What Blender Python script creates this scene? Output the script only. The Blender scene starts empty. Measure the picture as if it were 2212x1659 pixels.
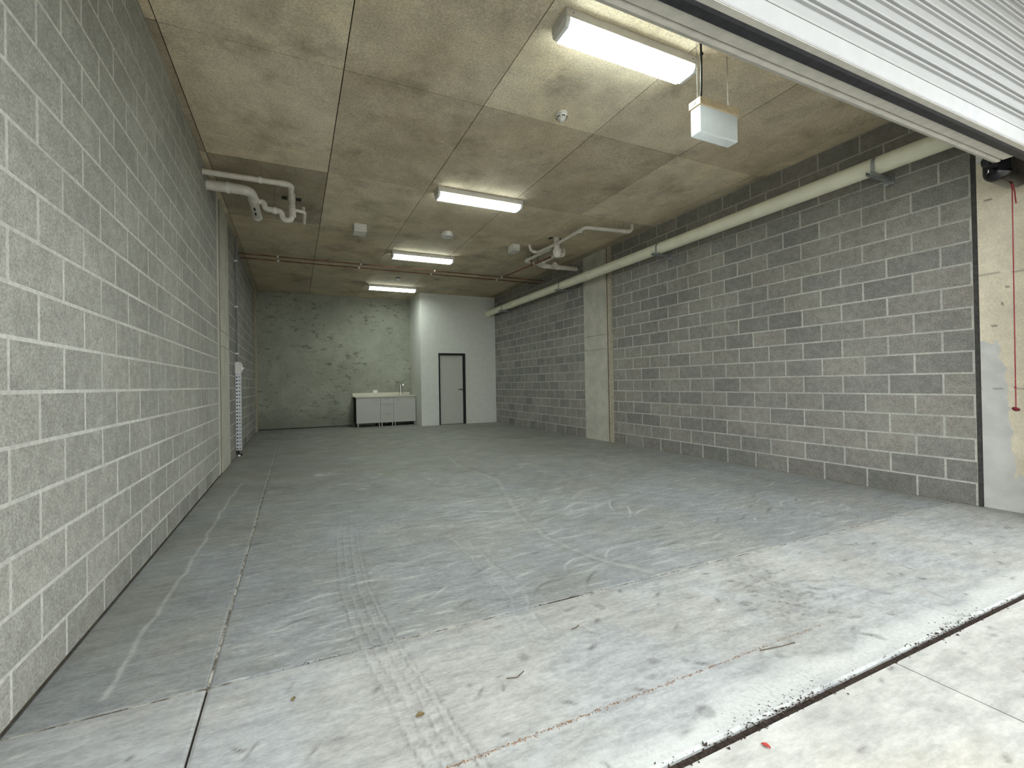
import bpy, bmesh, math, random
import numpy as np
from mathutils import Vector, Matrix

random.seed(7)
rng = np.random.default_rng(11)
S = bpy.context.scene
C = S.collection

# ------------------------------------------------------------------ camera
YAW, PITCH, ROLL = math.radians(22.438), math.radians(0.405), math.radians(-0.953)
fwd = Vector((math.sin(YAW)*math.cos(PITCH), math.cos(YAW)*math.cos(PITCH), math.sin(PITCH)))
rt = Vector((math.cos(YAW), -math.sin(YAW), 0))
up = rt.cross(fwd)
r2 = rt*math.cos(ROLL) + up*math.sin(ROLL)
u2 = -rt*math.sin(ROLL) + up*math.cos(ROLL)
cam = bpy.data.cameras.new('camera')
cam.sensor_width = 36.0
cam.lens = 913.119/2212*36.0
cam.shift_x = (1106-1013.567)/2212
cam.shift_y = (822.832-829.5)/2212
cam.clip_start = 0.05
cam.clip_end = 200
co = bpy.data.objects.new('camera', cam)
M = Matrix((r2, u2, -fwd)).transposed().to_4x4()
M.translation = Vector((0, 0, 1.186))
co.matrix_world = M
C.objects.link(co)
S.camera = co

# ------------------------------------------------------------------ world (bright overcast sky), exposure
W = bpy.data.worlds.new('overcast_sky')
S.world = W
W.use_nodes = True
bg = W.node_tree.nodes['Background']
bg.inputs[0].default_value = (0.93, 0.98, 1.0, 1)
SKY = 1.0
bg.inputs[1].default_value = SKY
TUBE = 23.0          # fluorescent diffuser emission
S.view_settings.view_transform = 'Standard'
S.view_settings.look = 'None'
S.view_settings.gamma = 1.0
S.view_settings.use_curve_mapping = False
S.view_settings.exposure = 1.72
S.cycles.max_bounces = 8
S.cycles.diffuse_bounces = 4
S.cycles.sample_clamp_indirect = 4.0
S.cycles.glossy_bounces = 2
S.cycles.transmission_bounces = 4
S.cycles.use_light_tree = False
S.cycles.debug_bvh_type = 'STATIC_BVH'
S.cycles.adaptive_threshold = 0.08
S.cycles.adaptive_min_samples = 12
S.cycles.caustics_reflective = False
S.cycles.caustics_refractive = False

# ------------------------------------------------------------------ room dimensions (metres)
XL, XR, H = -0.951, 5.732, 3.83
KX0 = 1.602
YB, YW, XW = 12.878, 11.734, 3.353      # back wall, plasterboard room front, plasterboard room side


# ------------------------------------------------------------------ material helpers
class N:
    def __init__(self, name):
        self.m = bpy.data.materials.new(name)
        self.m.use_nodes = True
        self.t = self.m.node_tree
        self.b = self.t.nodes['Principled BSDF']
        self.pos = None
    def n(self, typ, **kw):
        x = self.t.nodes.new(typ)
        for k, v in kw.items():
            setattr(x, k, v)
        return x
    def l(self, a, b):
        self.t.links.new(a, b)
    def put(self, sock, v):
        if hasattr(v, 'is_linked') or isinstance(v, bpy.types.NodeSocket):
            self.l(v, sock)
        else:
            sock.default_value = v
    def coord(self, sc=(1, 1, 1), off=(0, 0, 0), rot=(0, 0, 0)):
        if self.pos is None:
            self.pos = self.n('ShaderNodeNewGeometry')
        mp = self.n('ShaderNodeMapping')
        mp.inputs['Scale'].default_value = sc
        mp.inputs['Location'].default_value = off
        mp.inputs['Rotation'].default_value = rot
        self.l(self.pos.outputs['Position'], mp.inputs['Vector'])
        return mp.outputs[0]
    def noise(self, scale, detail=4, rough=0.55, vec=None, dist=0.0, **kw):
        x = self.n('ShaderNodeTexNoise')
        x.inputs['Scale'].default_value = scale
        x.inputs['Detail'].default_value = detail
        x.inputs['Roughness'].default_value = rough
        x.inputs['Distortion'].default_value = dist
        self.l(vec if vec is not None else self.coord(**kw), x.inputs['Vector'])
        return x.outputs['Fac']
    def ramp(self, v, a, b, lo=0.0, hi=1.0, smooth=True):
        x = self.n('ShaderNodeMapRange')
        x.interpolation_type = 'SMOOTHSTEP' if smooth else 'LINEAR'
        self.put(x.inputs['Value'], v)
        for i, q in zip(('From Min', 'From Max', 'To Min', 'To Max'), (a, b, lo, hi)):
            x.inputs[i].default_value = q
        return x.outputs['Result']
    def math(self, op, a, b=0.0):
        x = self.n('ShaderNodeMath', operation=op)
        self.put(x.inputs[0], a)
        self.put(x.inputs[1], b)
        return x.outputs[0]
    def mix(self, f, a, b, mode='MIX'):
        x = self.n('ShaderNodeMix', data_type='RGBA', blend_type=mode)
        self.put(x.inputs[0], f)
        for s, v in ((6, a), (7, b)):
            if isinstance(v, (tuple, list)):
                x.inputs[s].default_value = (*v[:3], 1)
            else:
                self.l(v, x.inputs[s])
        return x.outputs[2]
    def mul(self, col, v):
        """colour times a grey value socket"""
        g = self.n('ShaderNodeCombineColor')
        for i in range(3):
            self.put(g.inputs[i], v)
        return self.mix(1.0, col, g.outputs[0], 'MULTIPLY')
    def bump(self, h, strength=0.3, dist=0.01):
        x = self.n('ShaderNodeBump')
        x.inputs['Strength'].default_value = strength
        x.inputs['Distance'].default_value = dist
        self.l(h, x.inputs['Height'])
        self.l(x.outputs[0], self.b.inputs['Normal'])
    def out(self, col, rough=0.8, spec=0.3, metal=0.0):
        if isinstance(col, (tuple, list)):
            self.b.inputs['Base Color'].default_value = (*col[:3], 1)
        else:
            self.l(col, self.b.inputs['Base Color'])
        self.put(self.b.inputs['Roughness'], rough)
        self.b.inputs['Specular IOR Level'].default_value = spec
        self.b.inputs['Metallic'].default_value = metal
        return self.m


def plain(name, col, rough=0.6, spec=0.4, metal=0.0, var=0.06, scale=30):
    k = N(name)
    n = k.noise(scale, 3)
    c = k.mul(col, k.ramp(n, 0.3, 0.7, 1-var, 1+var))
    return k.out(c, rough, spec, metal)


def block_material(name, col, spread, warm):
    k = N(name)
    oi = k.n('ShaderNodeObjectInfo')
    tone = k.ramp(oi.outputs['Random'], 0, 1, 1-spread, 1+spread*0.6, False)
    c = k.mix(1.0, k.mix(k.ramp(oi.outputs['Random'], 0.2, 0.9), col, warm), oi.outputs['Color'], 'MULTIPLY')
    big = k.ramp(k.noise(1.3, 4, 0.6), 0.3, 0.7, 0.90, 1.10)
    fine = k.ramp(k.noise(85, 2, 0.75), 0.25, 0.75, 0.76, 1.24)
    mid = k.ramp(k.noise(16, 4, 0.7), 0.3, 0.7, 0.88, 1.12)
    pits = k.ramp(k.noise(140, 1, 0.5), 0.68, 0.78, 1.0, 0.7)
    v = k.math('MULTIPLY', k.math('MULTIPLY', tone, big), k.math('MULTIPLY', k.math('MULTIPLY', fine, mid), pits))
    c = k.mul(c, v)
    smear = k.math('MULTIPLY', k.ramp(k.noise(3.5, 5, 0.65, off=(3, 7, 1)), 0.55, 0.72), 0.35)
    c = k.mix(smear, c, tuple(min(1, q*1.35) for q in col))
    k.bump(k.noise(120, 3, 0.7), 0.35, 0.004)
    return k.out(c, 0.92, 0.15)


def mortar_material(name, col):
    k = N(name)
    v = k.math('MULTIPLY', k.ramp(k.noise(40, 3, 0.6), 0.3, 0.7, 0.86, 1.1), k.ramp(k.noise(1.6, 3), 0.3, 0.7, 0.86, 1.08))
    return k.out(k.mul(col, v), 0.95, 0.1)


def panel_material():
    """board-marked concrete soffit; each panel's own tone comes from its object colour"""
    k = N('ceiling_concrete')
    oi = k.n('ShaderNodeObjectInfo')
    base = oi.outputs['Color']
    warm = k.ramp(k.noise(0.9, 5, 0.6, off=(5, 2, 0)), 0.35, 0.65)
    c = k.mix(k.math('MULTIPLY', warm, 0.35), base, k.mix(1.0, base, (1.03, 0.93, 0.78), 'MULTIPLY'))
    v = k.math('MULTIPLY', k.ramp(k.noise(2.2, 5, 0.68), 0.3, 0.7, 0.84, 1.13), k.ramp(k.noise(60, 3, 0.75), 0.28, 0.72, 0.78, 1.18))
    c = k.mul(c, v)
    rough_zone = k.ramp(k.noise(1.1, 3, 0.5, off=(1, 9, 3)), 0.48, 0.62)
    scr = k.ramp(k.noise(30, 4, 0.75, sc=(1, 1.6, 1), dist=1.2), 0.50, 0.58)
    c = k.mix(k.math('MULTIPLY', k.math('MULTIPLY', rough_zone, scr), 0.55), c, (0.85, 0.76, 0.62))
    dk = k.math('MULTIPLY', k.ramp(k.noise(1.4, 5, 0.68, off=(8, 1, 2)), 0.50, 0.74), 0.58)
    c = k.mix(dk, c, (0.20, 0.16, 0.11))
    k.bump(k.noise(40, 4, 0.7), 0.25, 0.004)
    return k.out(c, 0.85, 0.2)


def floor_material(name, base, pale, gritty, dkw=0.46, stw=0.5):
    """concrete floor; the attribute 'marks' holds dust lines (r), dark stains (g), ochre dirt and painted light falloff (b)"""
    k = N(name)
    at = k.n('ShaderNodeAttribute', attribute_name='marks')
    sp = k.n('ShaderNodeSeparateColor')
    k.l(at.outputs['Color'], sp.inputs[0])
    v = k.math('MULTIPLY', k.ramp(k.noise(0.8, 4, 0.62), 0.3, 0.7, 0.88, 1.10), k.ramp(k.noise(9, 5, 0.72, sc=(0.55, 2.0, 1)), 0.3, 0.7, 0.80, 1.14))
    v = k.math('MULTIPLY', v, k.ramp(k.noise(42, 4, 0.8, sc=(0.7, 1.3, 1)), 0.25, 0.75, 1-gritty, 1+gritty))
    warm = k.ramp(k.noise(1.3, 4, 0.65, off=(6, 1, 0)), 0.42, 0.62)
    c = k.mul(k.mix(warm, base, (base[0]*1.01, base[1]*0.975, base[2]*0.91)), v)
    st = k.ramp(k.noise(21, 4, 0.72, sc=(0.45, 2.9, 1), rot=(0, 0, 0.16), dist=0.5), 0.57, 0.66)
    zone = k.ramp(k.noise(0.55, 3, 0.5, off=(2, 4, 0)), 0.38, 0.6)
    c = k.mix(k.math('MULTIPLY', k.math('MULTIPLY', st, zone), stw), c, pale)
    dk = k.ramp(k.noise(8.5, 5, 0.74, sc=(0.5, 2.4, 1), off=(9, 3, 0), rot=(0, 0, -0.1)), 0.54, 0.70)
    c = k.mix(k.math('MULTIPLY', dk, dkw), c, tuple(q*0.45 for q in base))
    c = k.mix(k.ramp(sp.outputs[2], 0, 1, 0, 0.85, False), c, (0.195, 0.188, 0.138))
    br = k.ramp(k.noise(60, 3, 0.7, off=(1, 1, 0)), 0.3, 0.6, 0.45, 1.0)
    c = k.mix(k.math('MULTIPLY', sp.outputs[0], br), c, pale)
    c = k.mix(k.math('MULTIPLY', sp.outputs[1], br), c, (0.062, 0.056, 0.050))
    k.bump(k.noise(55, 4, 0.7), 0.12, 0.004)
    return k.out(c, k.ramp(k.noise(3, 4), 0.3, 0.7, 0.50, 0.72), 0.35)


def back_wall_material():
    k = N('stained_concrete')
    v = k.math('MULTIPLY', k.ramp(k.noise(1.1, 5, 0.65), 0.3, 0.7, 0.84, 1.14), k.ramp(k.noise(24, 4, 0.7), 0.3, 0.7, 0.9, 1.1))
    c = k.mul((0.315, 0.318, 0.258), v)
    st = k.ramp(k.noise(4.5, 5, 0.6, sc=(2.6, 1, 0.10), off=(3, 0, 0)), 0.56, 0.70)
    c = k.mix(k.math('MULTIPLY', st, 0.28), c, (0.36, 0.37, 0.32))
    bl = k.math('MULTIPLY', k.ramp(k.noise(5.2, 5, 0.74, sc=(0.8, 1, 1.5), off=(1.2, 0, 4.3), dist=0.3), 0.52, 0.67), k.ramp(k.noise(0.9, 3, 0.6, off=(4, 0, 1)), 0.36, 0.54, 0.15, 1.0))
    c = k.mix(k.math('MULTIPLY', bl, 0.80), c, (0.085, 0.09, 0.068))
    sp = k.n('ShaderNodeSeparateXYZ')
    k.l(k.coord(), sp.inputs[0])
    low_mask = k.math('ADD', sp.outputs[2], k.math('MULTIPLY', k.noise(3.0, 5, 0.7), 0.9))
    c = k.mix(k.ramp(low_mask, 0.55, 1.15, 0.55, 0.0), c, (0.12, 0.125, 0.09))  # darker and mottled towards the bottom
    k.bump(k.noise(30, 4, 0.7), 0.2, 0.004)
    return k.out(c, 0.85, 0.2)


def pier_material():
    k = N('pier_concrete')
    at = k.n('ShaderNodeAttribute', attribute_name='marks')
    sp = k.n('ShaderNodeSeparateColor')
    k.l(at.outputs['Color'], sp.inputs[0])
    v = k.math('MULTIPLY', k.ramp(k.noise(5, 5, 0.7), 0.3, 0.7, 0.88, 1.08), k.ramp(k.noise(60, 3, 0.7), 0.25, 0.75, 0.9, 1.1))
    c = k.mul((0.70, 0.63, 0.49), v)
    c = k.mix(sp.outputs[0], c, k.mul((0.56, 0.56, 0.53), k.ramp(k.noise(7, 4), 0.3, 0.7, 0.92, 1.08)))
    c = k.mix(sp.outputs[1], c, (0.11, 0.095, 0.075))
    k.bump(k.noise(35, 4, 0.7), 0.2, 0.004)
    return k.out(c, 0.85, 0.2)


def smudged():
    k = N('white_steel')
    sp = k.n('ShaderNodeSeparateXYZ')
    k.l(k.coord(), sp.inputs[0])
    c = k.mul((0.37, 0.37, 0.365), k.ramp(k.noise(9, 3), 0.3, 0.7, 0.97, 1.03))
    m = k.math('MULTIPLY', k.ramp(k.math('ABSOLUTE', k.math('SUBTRACT', sp.outputs[0], 3.95)), 0.10, 0.42, 1.0, 0.0), k.ramp(k.noise(9, 3, 0.6), 0.47, 0.56))
    c = k.mix(k.math('MULTIPLY', m, 0.6), c, (0.30, 0.31, 0.32))
    return k.out(c, 0.42, 0.5)


def dusty():
    k = N('pale_joint_dust')
    c = k.mix(k.ramp(k.noise(14, 4, 0.7), 0.40, 0.60), (0.12, 0.10, 0.08), (0.46, 0.44, 0.38))
    return k.out(c, 0.95, 0.1)


def emit(name, col, strength):
    k = N(name)
    k.b.inputs['Base Color'].default_value = (0.9, 0.92, 0.9, 1)
    k.b.inputs['Emission Color'].default_value = (*col, 1)
    n = k.ramp(k.noise(120, 2), 0.3, 0.7, strength*0.96, strength*1.04)
    k.l(n, k.b.inputs['Emission Strength'])
    k.b.inputs['Roughness'].default_value = 0.3
    return k.m


MT = dict(
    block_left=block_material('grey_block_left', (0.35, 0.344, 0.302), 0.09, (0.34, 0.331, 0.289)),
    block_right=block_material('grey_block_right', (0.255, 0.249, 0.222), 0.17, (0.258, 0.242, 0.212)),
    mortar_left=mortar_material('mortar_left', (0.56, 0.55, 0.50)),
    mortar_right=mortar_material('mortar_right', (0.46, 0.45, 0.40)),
    panel=panel_material(),
    recess=plain('shadow_joint', (0.06, 0.052, 0.04), 0.95, 0.1, var=0.2),
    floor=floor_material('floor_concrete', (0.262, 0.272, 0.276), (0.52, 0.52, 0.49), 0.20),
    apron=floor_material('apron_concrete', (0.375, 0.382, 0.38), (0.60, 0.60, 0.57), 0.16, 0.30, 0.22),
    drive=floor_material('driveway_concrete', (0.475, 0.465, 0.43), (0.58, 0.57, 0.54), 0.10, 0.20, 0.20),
    joint=plain('joint_dirt', (0.045, 0.034, 0.027), 0.95, 0.1, var=0.4, scale=60),
    dust=dusty(),
    rust=plain('rusty_joint_dirt', (0.26, 0.13, 0.06), 0.95, 0.1, var=0.4, scale=90),
    back=back_wall_material(),
    pier=pier_material(),
    column=plain('smooth_concrete', (0.46, 0.445, 0.38), 0.85, 0.2, var=0.10, scale=5),
    sealant=plain('tan_sealant', (0.40, 0.355, 0.275), 0.8, 0.2, var=0.2, scale=40),
    foam=plain('brown_joint_filler', (0.20, 0.155, 0.10), 0.95, 0.1, var=0.35, scale=50),
    dark_gap=plain('dark_rubber_and_shadow', (0.06, 0.058, 0.054), 0.8, 0.2, var=0.2),
    white_wall=plain('white_paint', (0.64, 0.642, 0.585), 0.6, 0.3, var=0.03, scale=8),
    door_leaf=plain('grey_door_paint', (0.46, 0.46, 0.405), 0.5, 0.4, var=0.04),
    black=plain('black_frame', (0.006, 0.006, 0.007), 0.5, 0.4, var=0.1),
    cabinet=plain('grey_laminate', (0.42, 0.415, 0.375), 0.45, 0.4, var=0.03),
    carcass=plain('black_board', (0.010, 0.010, 0.009), 0.7, 0.2, var=0.2),
    bench=plain('cream_benchtop', (0.60, 0.575, 0.46), 0.35, 0.5, var=0.05),
    chrome=plain('chrome', (0.75, 0.75, 0.74), 0.15, 0.5, 1.0, var=0.02),
    handle=plain('satin_handle', (0.16, 0.155, 0.15), 0.35, 0.5, 0.8, var=0.02),
    white_plastic=plain('white_plastic', (0.72, 0.70, 0.66), 0.4, 0.5, var=0.03),
    pvc=plain('white_pvc', (0.74, 0.70, 0.63), 0.4, 0.5, var=0.06, scale=12),
    pvc_clip=plain('white_clip', (0.85, 0.84, 0.80), 0.4, 0.5, var=0.02),
    cream_pipe=plain('cream_pipe', (0.80, 0.785, 0.62), 0.38, 0.5, var=0.05, scale=6),
    galv=plain('galvanised_steel', (0.36, 0.38, 0.39), 0.45, 0.5, 0.7, var=0.2, scale=40),
    chain=plain('dull_chain', (0.20, 0.185, 0.16), 0.6, 0.3, 0.3, var=0.2, scale=60),
    rod=plain('thin_rod', (0.30, 0.29, 0.26), 0.6, 0.3, 0.3, var=0.2, scale=60),
    conduit=plain('grey_conduit', (0.20, 0.205, 0.20), 0.5, 0.3, var=0.1, scale=20),
    galv_bright=plain('bright_galvanised_strip', (0.55, 0.56, 0.57), 0.4, 0.5, 0.5, var=0.1, scale=40),
    copper=plain('copper', (0.20, 0.085, 0.045), 0.4, 0.5, 0.5, var=0.4, scale=6),
    door_white=smudged(),
    door_slat=plain('pale_steel_slat', (0.33, 0.33, 0.325), 0.5, 0.4, var=0.02, scale=9),
    rail_grey=plain('cream_rail', (0.50, 0.48, 0.43), 0.5, 0.4, var=0.08, scale=14),
    rubber=plain('black_rubber', (0.022, 0.022, 0.026), 0.55, 0.4, var=0.3, scale=25),
    gloss_black=plain('gloss_black', (0.006, 0.006, 0.008), 0.10, 0.6, var=0.1),
    red=plain('red_cord', (0.26, 0.025, 0.035), 0.6, 0.3, var=0.1),
    red_handle=plain('dark_red_handle', (0.15, 0.012, 0.018), 0.5, 0.3, var=0.1),
    timber=plain('pale_timber', (0.74, 0.60, 0.39), 0.6, 0.3, var=0.1, scale=25),
    black_cord=plain('black_cord', (0.008, 0.008, 0.008), 0.6, 0.3, var=0.1),
    tray=plain('white_tray', (0.66, 0.64, 0.60), 0.45, 0.4, var=0.05, scale=18),
    tube=emit('lit_diffuser', (0.90, 1.0, 0.95), TUBE),
    tube_side=emit('lit_diffuser_side', (0.90, 1.0, 0.95), TUBE*0.17),
    leaf=plain('dry_leaf', (0.20, 0.15, 0.07), 0.7, 0.3, var=0.3),
    red_leaf=plain('red_leaf', (0.40, 0.05, 0.04), 0.6, 0.3, var=0.2),
    twig=plain('dark_twig', (0.10, 0.075, 0.05), 0.8, 0.2, var=0.2),
)


def frosted():
    k = N('frosted_acrylic')
    k.out(k.mul((0.90, 0.93, 0.94), k.ramp(k.noise(20, 2), 0.3, 0.7, 0.97, 1.03)), 0.45, 0.4)
    tr = k.n('ShaderNodeBsdfTranslucent')
    tr.inputs[0].default_value = (0.92, 0.95, 0.96, 1)
    ms = k.n('ShaderNodeMixShader')
    ms.inputs[0].default_value = 0.45
    k.l(k.b.outputs[0], ms.inputs[1])
    k.l(tr.outputs[0], ms.inputs[2])
    k.l(ms.outputs[0], k.t.nodes['Material Output'].inputs[0])
    return k.m


def clear_plastic():
    k = N('clear_plastic')
    k.out(k.mul((0.85, 0.87, 0.85), k.ramp(k.noise(20, 2), 0.3, 0.7, 0.97, 1.03)), 0.2, 0.5)
    k.b.inputs['Transmission Weight'].default_value = 0.0
    return k.m


MT['lens_edge'] = emit('lit_lens_edge', (0.96, 1.0, 0.93), 0.9)
MT['lens_edge'].cycles.emission_sampling = 'NONE'
MT['frosted'] = frosted()
MT['clear'] = clear_plastic()


# ------------------------------------------------------------------ mesh helpers
class MB:
    """collects shapes; build() links them as ONE mesh object"""
    def __init__(self):
        self.v, self.f = [], []
    def add(self, v, f):
        o = len(self.v)
        self.v += [tuple(q) for q in v]
        self.f += [tuple(i+o for i in q) for q in f]
        return self
    def box(self, a, b):
        (x0, y0, z0), (x1, y1, z1) = a, b
        return self.add([(x0, y0, z0), (x1, y0, z0), (x1, y1, z0), (x0, y1, z0), (x0, y0, z1), (x1, y0, z1), (x1, y1, z1), (x0, y1, z1)],
                        [(0, 3, 2, 1), (4, 5, 6, 7), (0, 1, 5, 4), (1, 2, 6, 5), (2, 3, 7, 6), (3, 0, 4, 7)])
    def cbox(self, a, b, c):
        """box with all edges chamfered by c"""
        bm = bmesh.new()
        bmesh.ops.create_cube(bm, size=1)
        for q in bm.verts:
            q.co = Vector([a[i] + (b[i]-a[i])*(q.co[i]+0.5) for i in range(3)])
        bmesh.ops.bevel(bm, geom=bm.edges[:], offset=c, segments=2, affect='EDGES', profile=0.5)
        bm.verts.index_update()
        self.add([q.co[:] for q in bm.verts], [[q.index for q in f.verts] for f in bm.faces])
        bm.free()
        return self
    def tube(self, path, r, seg=12, caps=True):
        pts = [Vector(q) for q in path]
        n = len(pts)
        rs = r if isinstance(r, (list, tuple)) else [r]*n
        t = [(pts[min(i+1, n-1)]-pts[max(i-1, 0)]).normalized() for i in range(n)]
        ref = Vector((0, 0, 1)) if abs(t[0].z) < 0.9 else Vector((0, 1, 0))
        nrm = t[0].cross(ref).normalized()
        v, f = [], []
        for i in range(n):
            if i:
                ax = t[i-1].cross(t[i])
                if ax.length > 1e-6:
                    nrm = Matrix.Rotation(t[i-1].angle(t[i]), 3, ax.normalized()) @ nrm
            bn = t[i].cross(nrm)
            for j in range(seg):
                a = 2*math.pi*j/seg
                v.append(pts[i] + (nrm*math.cos(a) + bn*math.sin(a))*rs[i])
        for i in range(n-1):
            for j in range(seg):
                k = (j+1) % seg
                f.append((i*seg+j, i*seg+k, (i+1)*seg+k, (i+1)*seg+j))
        if caps:
            f.append(tuple(reversed(range(seg))))
            f.append(tuple((n-1)*seg+j for j in range(seg)))
        return self.add(v, f)
    def lathe(self, prof, centre, seg=28):
        """profile [(radius, z)] turned about a vertical axis through centre"""
        v, f = [], []
        for r, z in prof:
            for j in range(seg):
                a = 2*math.pi*j/seg
                v.append((centre[0]+r*math.cos(a), centre[1]+r*math.sin(a), centre[2]+z))
        for i in range(len(prof)-1):
            for j in range(seg):
                k = (j+1) % seg
                f.append((i*seg+j, (i+1)*seg+j, (i+1)*seg+k, i*seg+k))
        f.append(tuple(range(seg)))
        f.append(tuple(reversed([(len(prof)-1)*seg+j for j in range(seg)])))
        return self.add(v, f)
    def extrude_x(self, prof, x0, x1, closed=True):
        """closed (y, z) outline swept along x"""
        n = len(prof)
        v = [(x0, y, z) for y, z in prof] + [(x1, y, z) for y, z in prof]
        f = [(i, (i+1) % n, (i+1) % n + n, i+n) for i in range(n if closed else n-1)]
        if closed:
            f += [tuple(reversed(range(n))), tuple(range(n, 2*n))]
        return self.add(v, f)
    def mesh(self, name):
        me = bpy.data.meshes.new(name)
        me.from_pydata(self.v, [], self.f)
        bm = bmesh.new()
        bm.from_mesh(me)
        bmesh.ops.recalc_face_normals(bm, faces=bm.faces[:])
        bm.to_mesh(me)
        bm.free()
        return me
    def build(self, name, mat, parent=None, smooth=False):
        me = self.mesh(name)
        me.materials.append(MT[mat] if isinstance(mat, str) else mat)
        if smooth:
            me.shade_smooth()
            try:
                me.set_sharp_from_angle(angle=math.radians(40))
            except Exception:
                pass
        o = bpy.data.objects.new(name, me)
        C.objects.link(o)
        if parent is not None:
            o.parent = parent
            o.matrix_parent_inverse = parent.matrix_world.inverted()
        return o


def tag(o, label, cat, group=None):
    o['label'] = label
    o['category'] = cat
    if group:
        o['group'] = group
    return o


def thing(name, label, cat, loc, group=None):
    o = bpy.data.objects.new(name, None)
    C.objects.link(o)
    o.location = loc
    o.matrix_world = Matrix.Translation(loc)
    o.empty_display_size = 0.1
    return tag(o, label, cat, group)


def struct(o, label=None):
    o['kind'] = 'structure'
    if label:
        o['label'] = label
    return o


def fillet(path, rad, n=6):
    """polyline with its corners rounded"""
    p = [Vector(q) for q in path]
    out = [p[0]]
    for i in range(1, len(p)-1):
        a, b = (p[i-1]-p[i]), (p[i+1]-p[i])
        d = min(rad, a.length*0.49, b.length*0.49)
        s, e = p[i]+a.normalized()*d, p[i]+b.normalized()*d
        for k in range(n+1):
            t = k/n
            out.append(s*(1-t)**2 + p[i]*2*t*(1-t) + e*t*t)
    out.append(p[-1])
    return out


# ------------------------------------------------------------------ block walls
BL, JT = 0.40, 0.0135     # block module, joint width


def block_wall(name, x, face, y0, y1, z_lines, y_odd, y_even, mat, mortar, label):
    """wall face in the plane X = x; face = +1 looks to +X; z_lines = bed joints; each block is a child of the wall"""
    m = MB()
    xb = x - face*0.0010
    m.box((min(xb, xb-face*0.24), y0, 0), (max(xb, xb-face*0.24), y1, H))
    w = struct(m.build(name, mortar), label)
    cache = {}
    for c in range(len(z_lines)-1):
        za, zb = z_lines[c]+JT/2, z_lines[c+1]-JT/2
        if c == 0:
            za = z_lines[0]
        st = y_odd if c % 2 else y_even
        k = math.floor((y0-st)/BL)
        while st+k*BL < y1-0.02:
            ya, yb = max(y0, st+k*BL+JT/2), min(y1, st+(k+1)*BL-JT/2)
            k += 1
            if yb-ya < 0.03:
                continue
            key = (round(yb-ya, 3), round(zb-za, 3))
            if key not in cache:
                hy, hz, d, b = key[0]/2, key[1]/2, 0.03, 0.0025
                v = [(-d*face, -hy, -hz), (-d*face, hy, -hz), (-d*face, hy, hz), (-d*face, -hy, hz),
                     (-b*face, -hy, -hz), (-b*face, hy, -hz), (-b*face, hy, hz), (-b*face, -hy, hz),
                     (0, -hy+b, -hz+b), (0, hy-b, -hz+b), (0, hy-b, hz-b), (0, -hy+b, hz-b)]
                f = [(i, (i+1) % 4, (i+1) % 4+4, i+4) for i in range(4)] + [(i+4, (i+1) % 4+4, (i+1) % 4+8, i+8) for i in range(4)] + [(8, 9, 10, 11)]
                mb = MB()
                mb.add(v, f)
                me = mb.mesh('concrete_block')
                me.materials.append(MT[mat])
                cache[key] = me
            o = bpy.data.objects.new('concrete_block', cache[key])
            o.location = (x + random.uniform(-0.0005, 0.0006), (ya+yb)/2, (za+zb)/2)
            o.rotation_euler = (random.gauss(0, 0.0012), 0, 0)
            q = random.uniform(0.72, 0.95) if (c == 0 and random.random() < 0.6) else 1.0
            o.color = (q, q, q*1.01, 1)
            o.parent = w
            C.objects.link(o)
    return w


CR = H/19
zR = [CR*i for i in range(20)]
zL = [0.0] + [0.183+0.2*i for i in range(19)]
zL = [z for z in zL if z < H-0.03] + [H]
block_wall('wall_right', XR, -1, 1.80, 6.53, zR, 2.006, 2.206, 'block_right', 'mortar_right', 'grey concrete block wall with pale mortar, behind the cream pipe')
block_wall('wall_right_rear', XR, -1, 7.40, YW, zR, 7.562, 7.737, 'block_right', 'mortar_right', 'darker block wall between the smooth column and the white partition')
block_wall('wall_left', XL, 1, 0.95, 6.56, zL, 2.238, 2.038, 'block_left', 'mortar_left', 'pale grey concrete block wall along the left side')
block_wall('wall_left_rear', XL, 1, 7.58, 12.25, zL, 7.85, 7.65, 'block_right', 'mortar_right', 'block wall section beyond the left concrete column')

# columns, joint fillers, sealant strips
def slab_x(name, x, face, y0, y1, z0, z1, mat, proud=0.0, label=None, thick=0.24):
    xa = x + face*proud
    m = MB().box((min(xa, x-face*thick), y0, z0), (max(xa, x-face*thick), y1, z1))
    return struct(m.build(name, mat), label)


colR = slab_x('wall_right_column', XR, -1, 6.72, 7.385, 0, H, 'column', 0.012, 'smooth pale concrete column set in the right block wall')
for z in (2.13, 1.84):       # day joints cast across the column
    m = MB().box((XR-0.0135, 6.725, z-0.004), (XR-0.005, 7.38, z+0.004))
    m.build('joint_line', 'foam', colR)
slab_x('trim_1', XR, -1, 6.60, 6.72, 0, H, 'column', 0.004, 'narrow concrete rebate beside the right column')
slab_x('trim_2', XR, -1, 6.53, 6.60, 0, H, 'sealant', 0.020, 'tan sealant strip at the right column')
slab_x('trim_3', XR, -1, 6.645, 6.675, 0, H, 'foam', 0.006, 'brown joint filler at the right column')
slab_x('trim_4', XR, -1, 7.385, 7.40, 0, H, 'dark_gap', -0.01, 'dark shadow gap behind the right column')
colL = slab_x('wall_left_column', XL, 1, 6.80, 7.57, 0, H, 'column', 0.006, 'smooth pale concrete column set in the left block wall')
for z in (2.0, 1.78):
    m = MB().box((XL+0.002, 6.805, z-0.004), (XL+0.0075, 7.565, z+0.004))
    m.build('joint_line', 'foam', colL)
slab_x('trim_5', XL, 1, 6.56, 6.70, 0, H, 'mortar_left', 0.002, 'mortar edge beside the left column')
slab_x('trim_6', XL, 1, 6.70, 6.80, 0, H, 'foam', -0.004, 'brown joint filler at the left column')
slab_x('trim_7', XL, 1, 7.57, 7.58, 0, H, 'dark_gap', -0.01, 'shadow gap beyond the left column')
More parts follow.
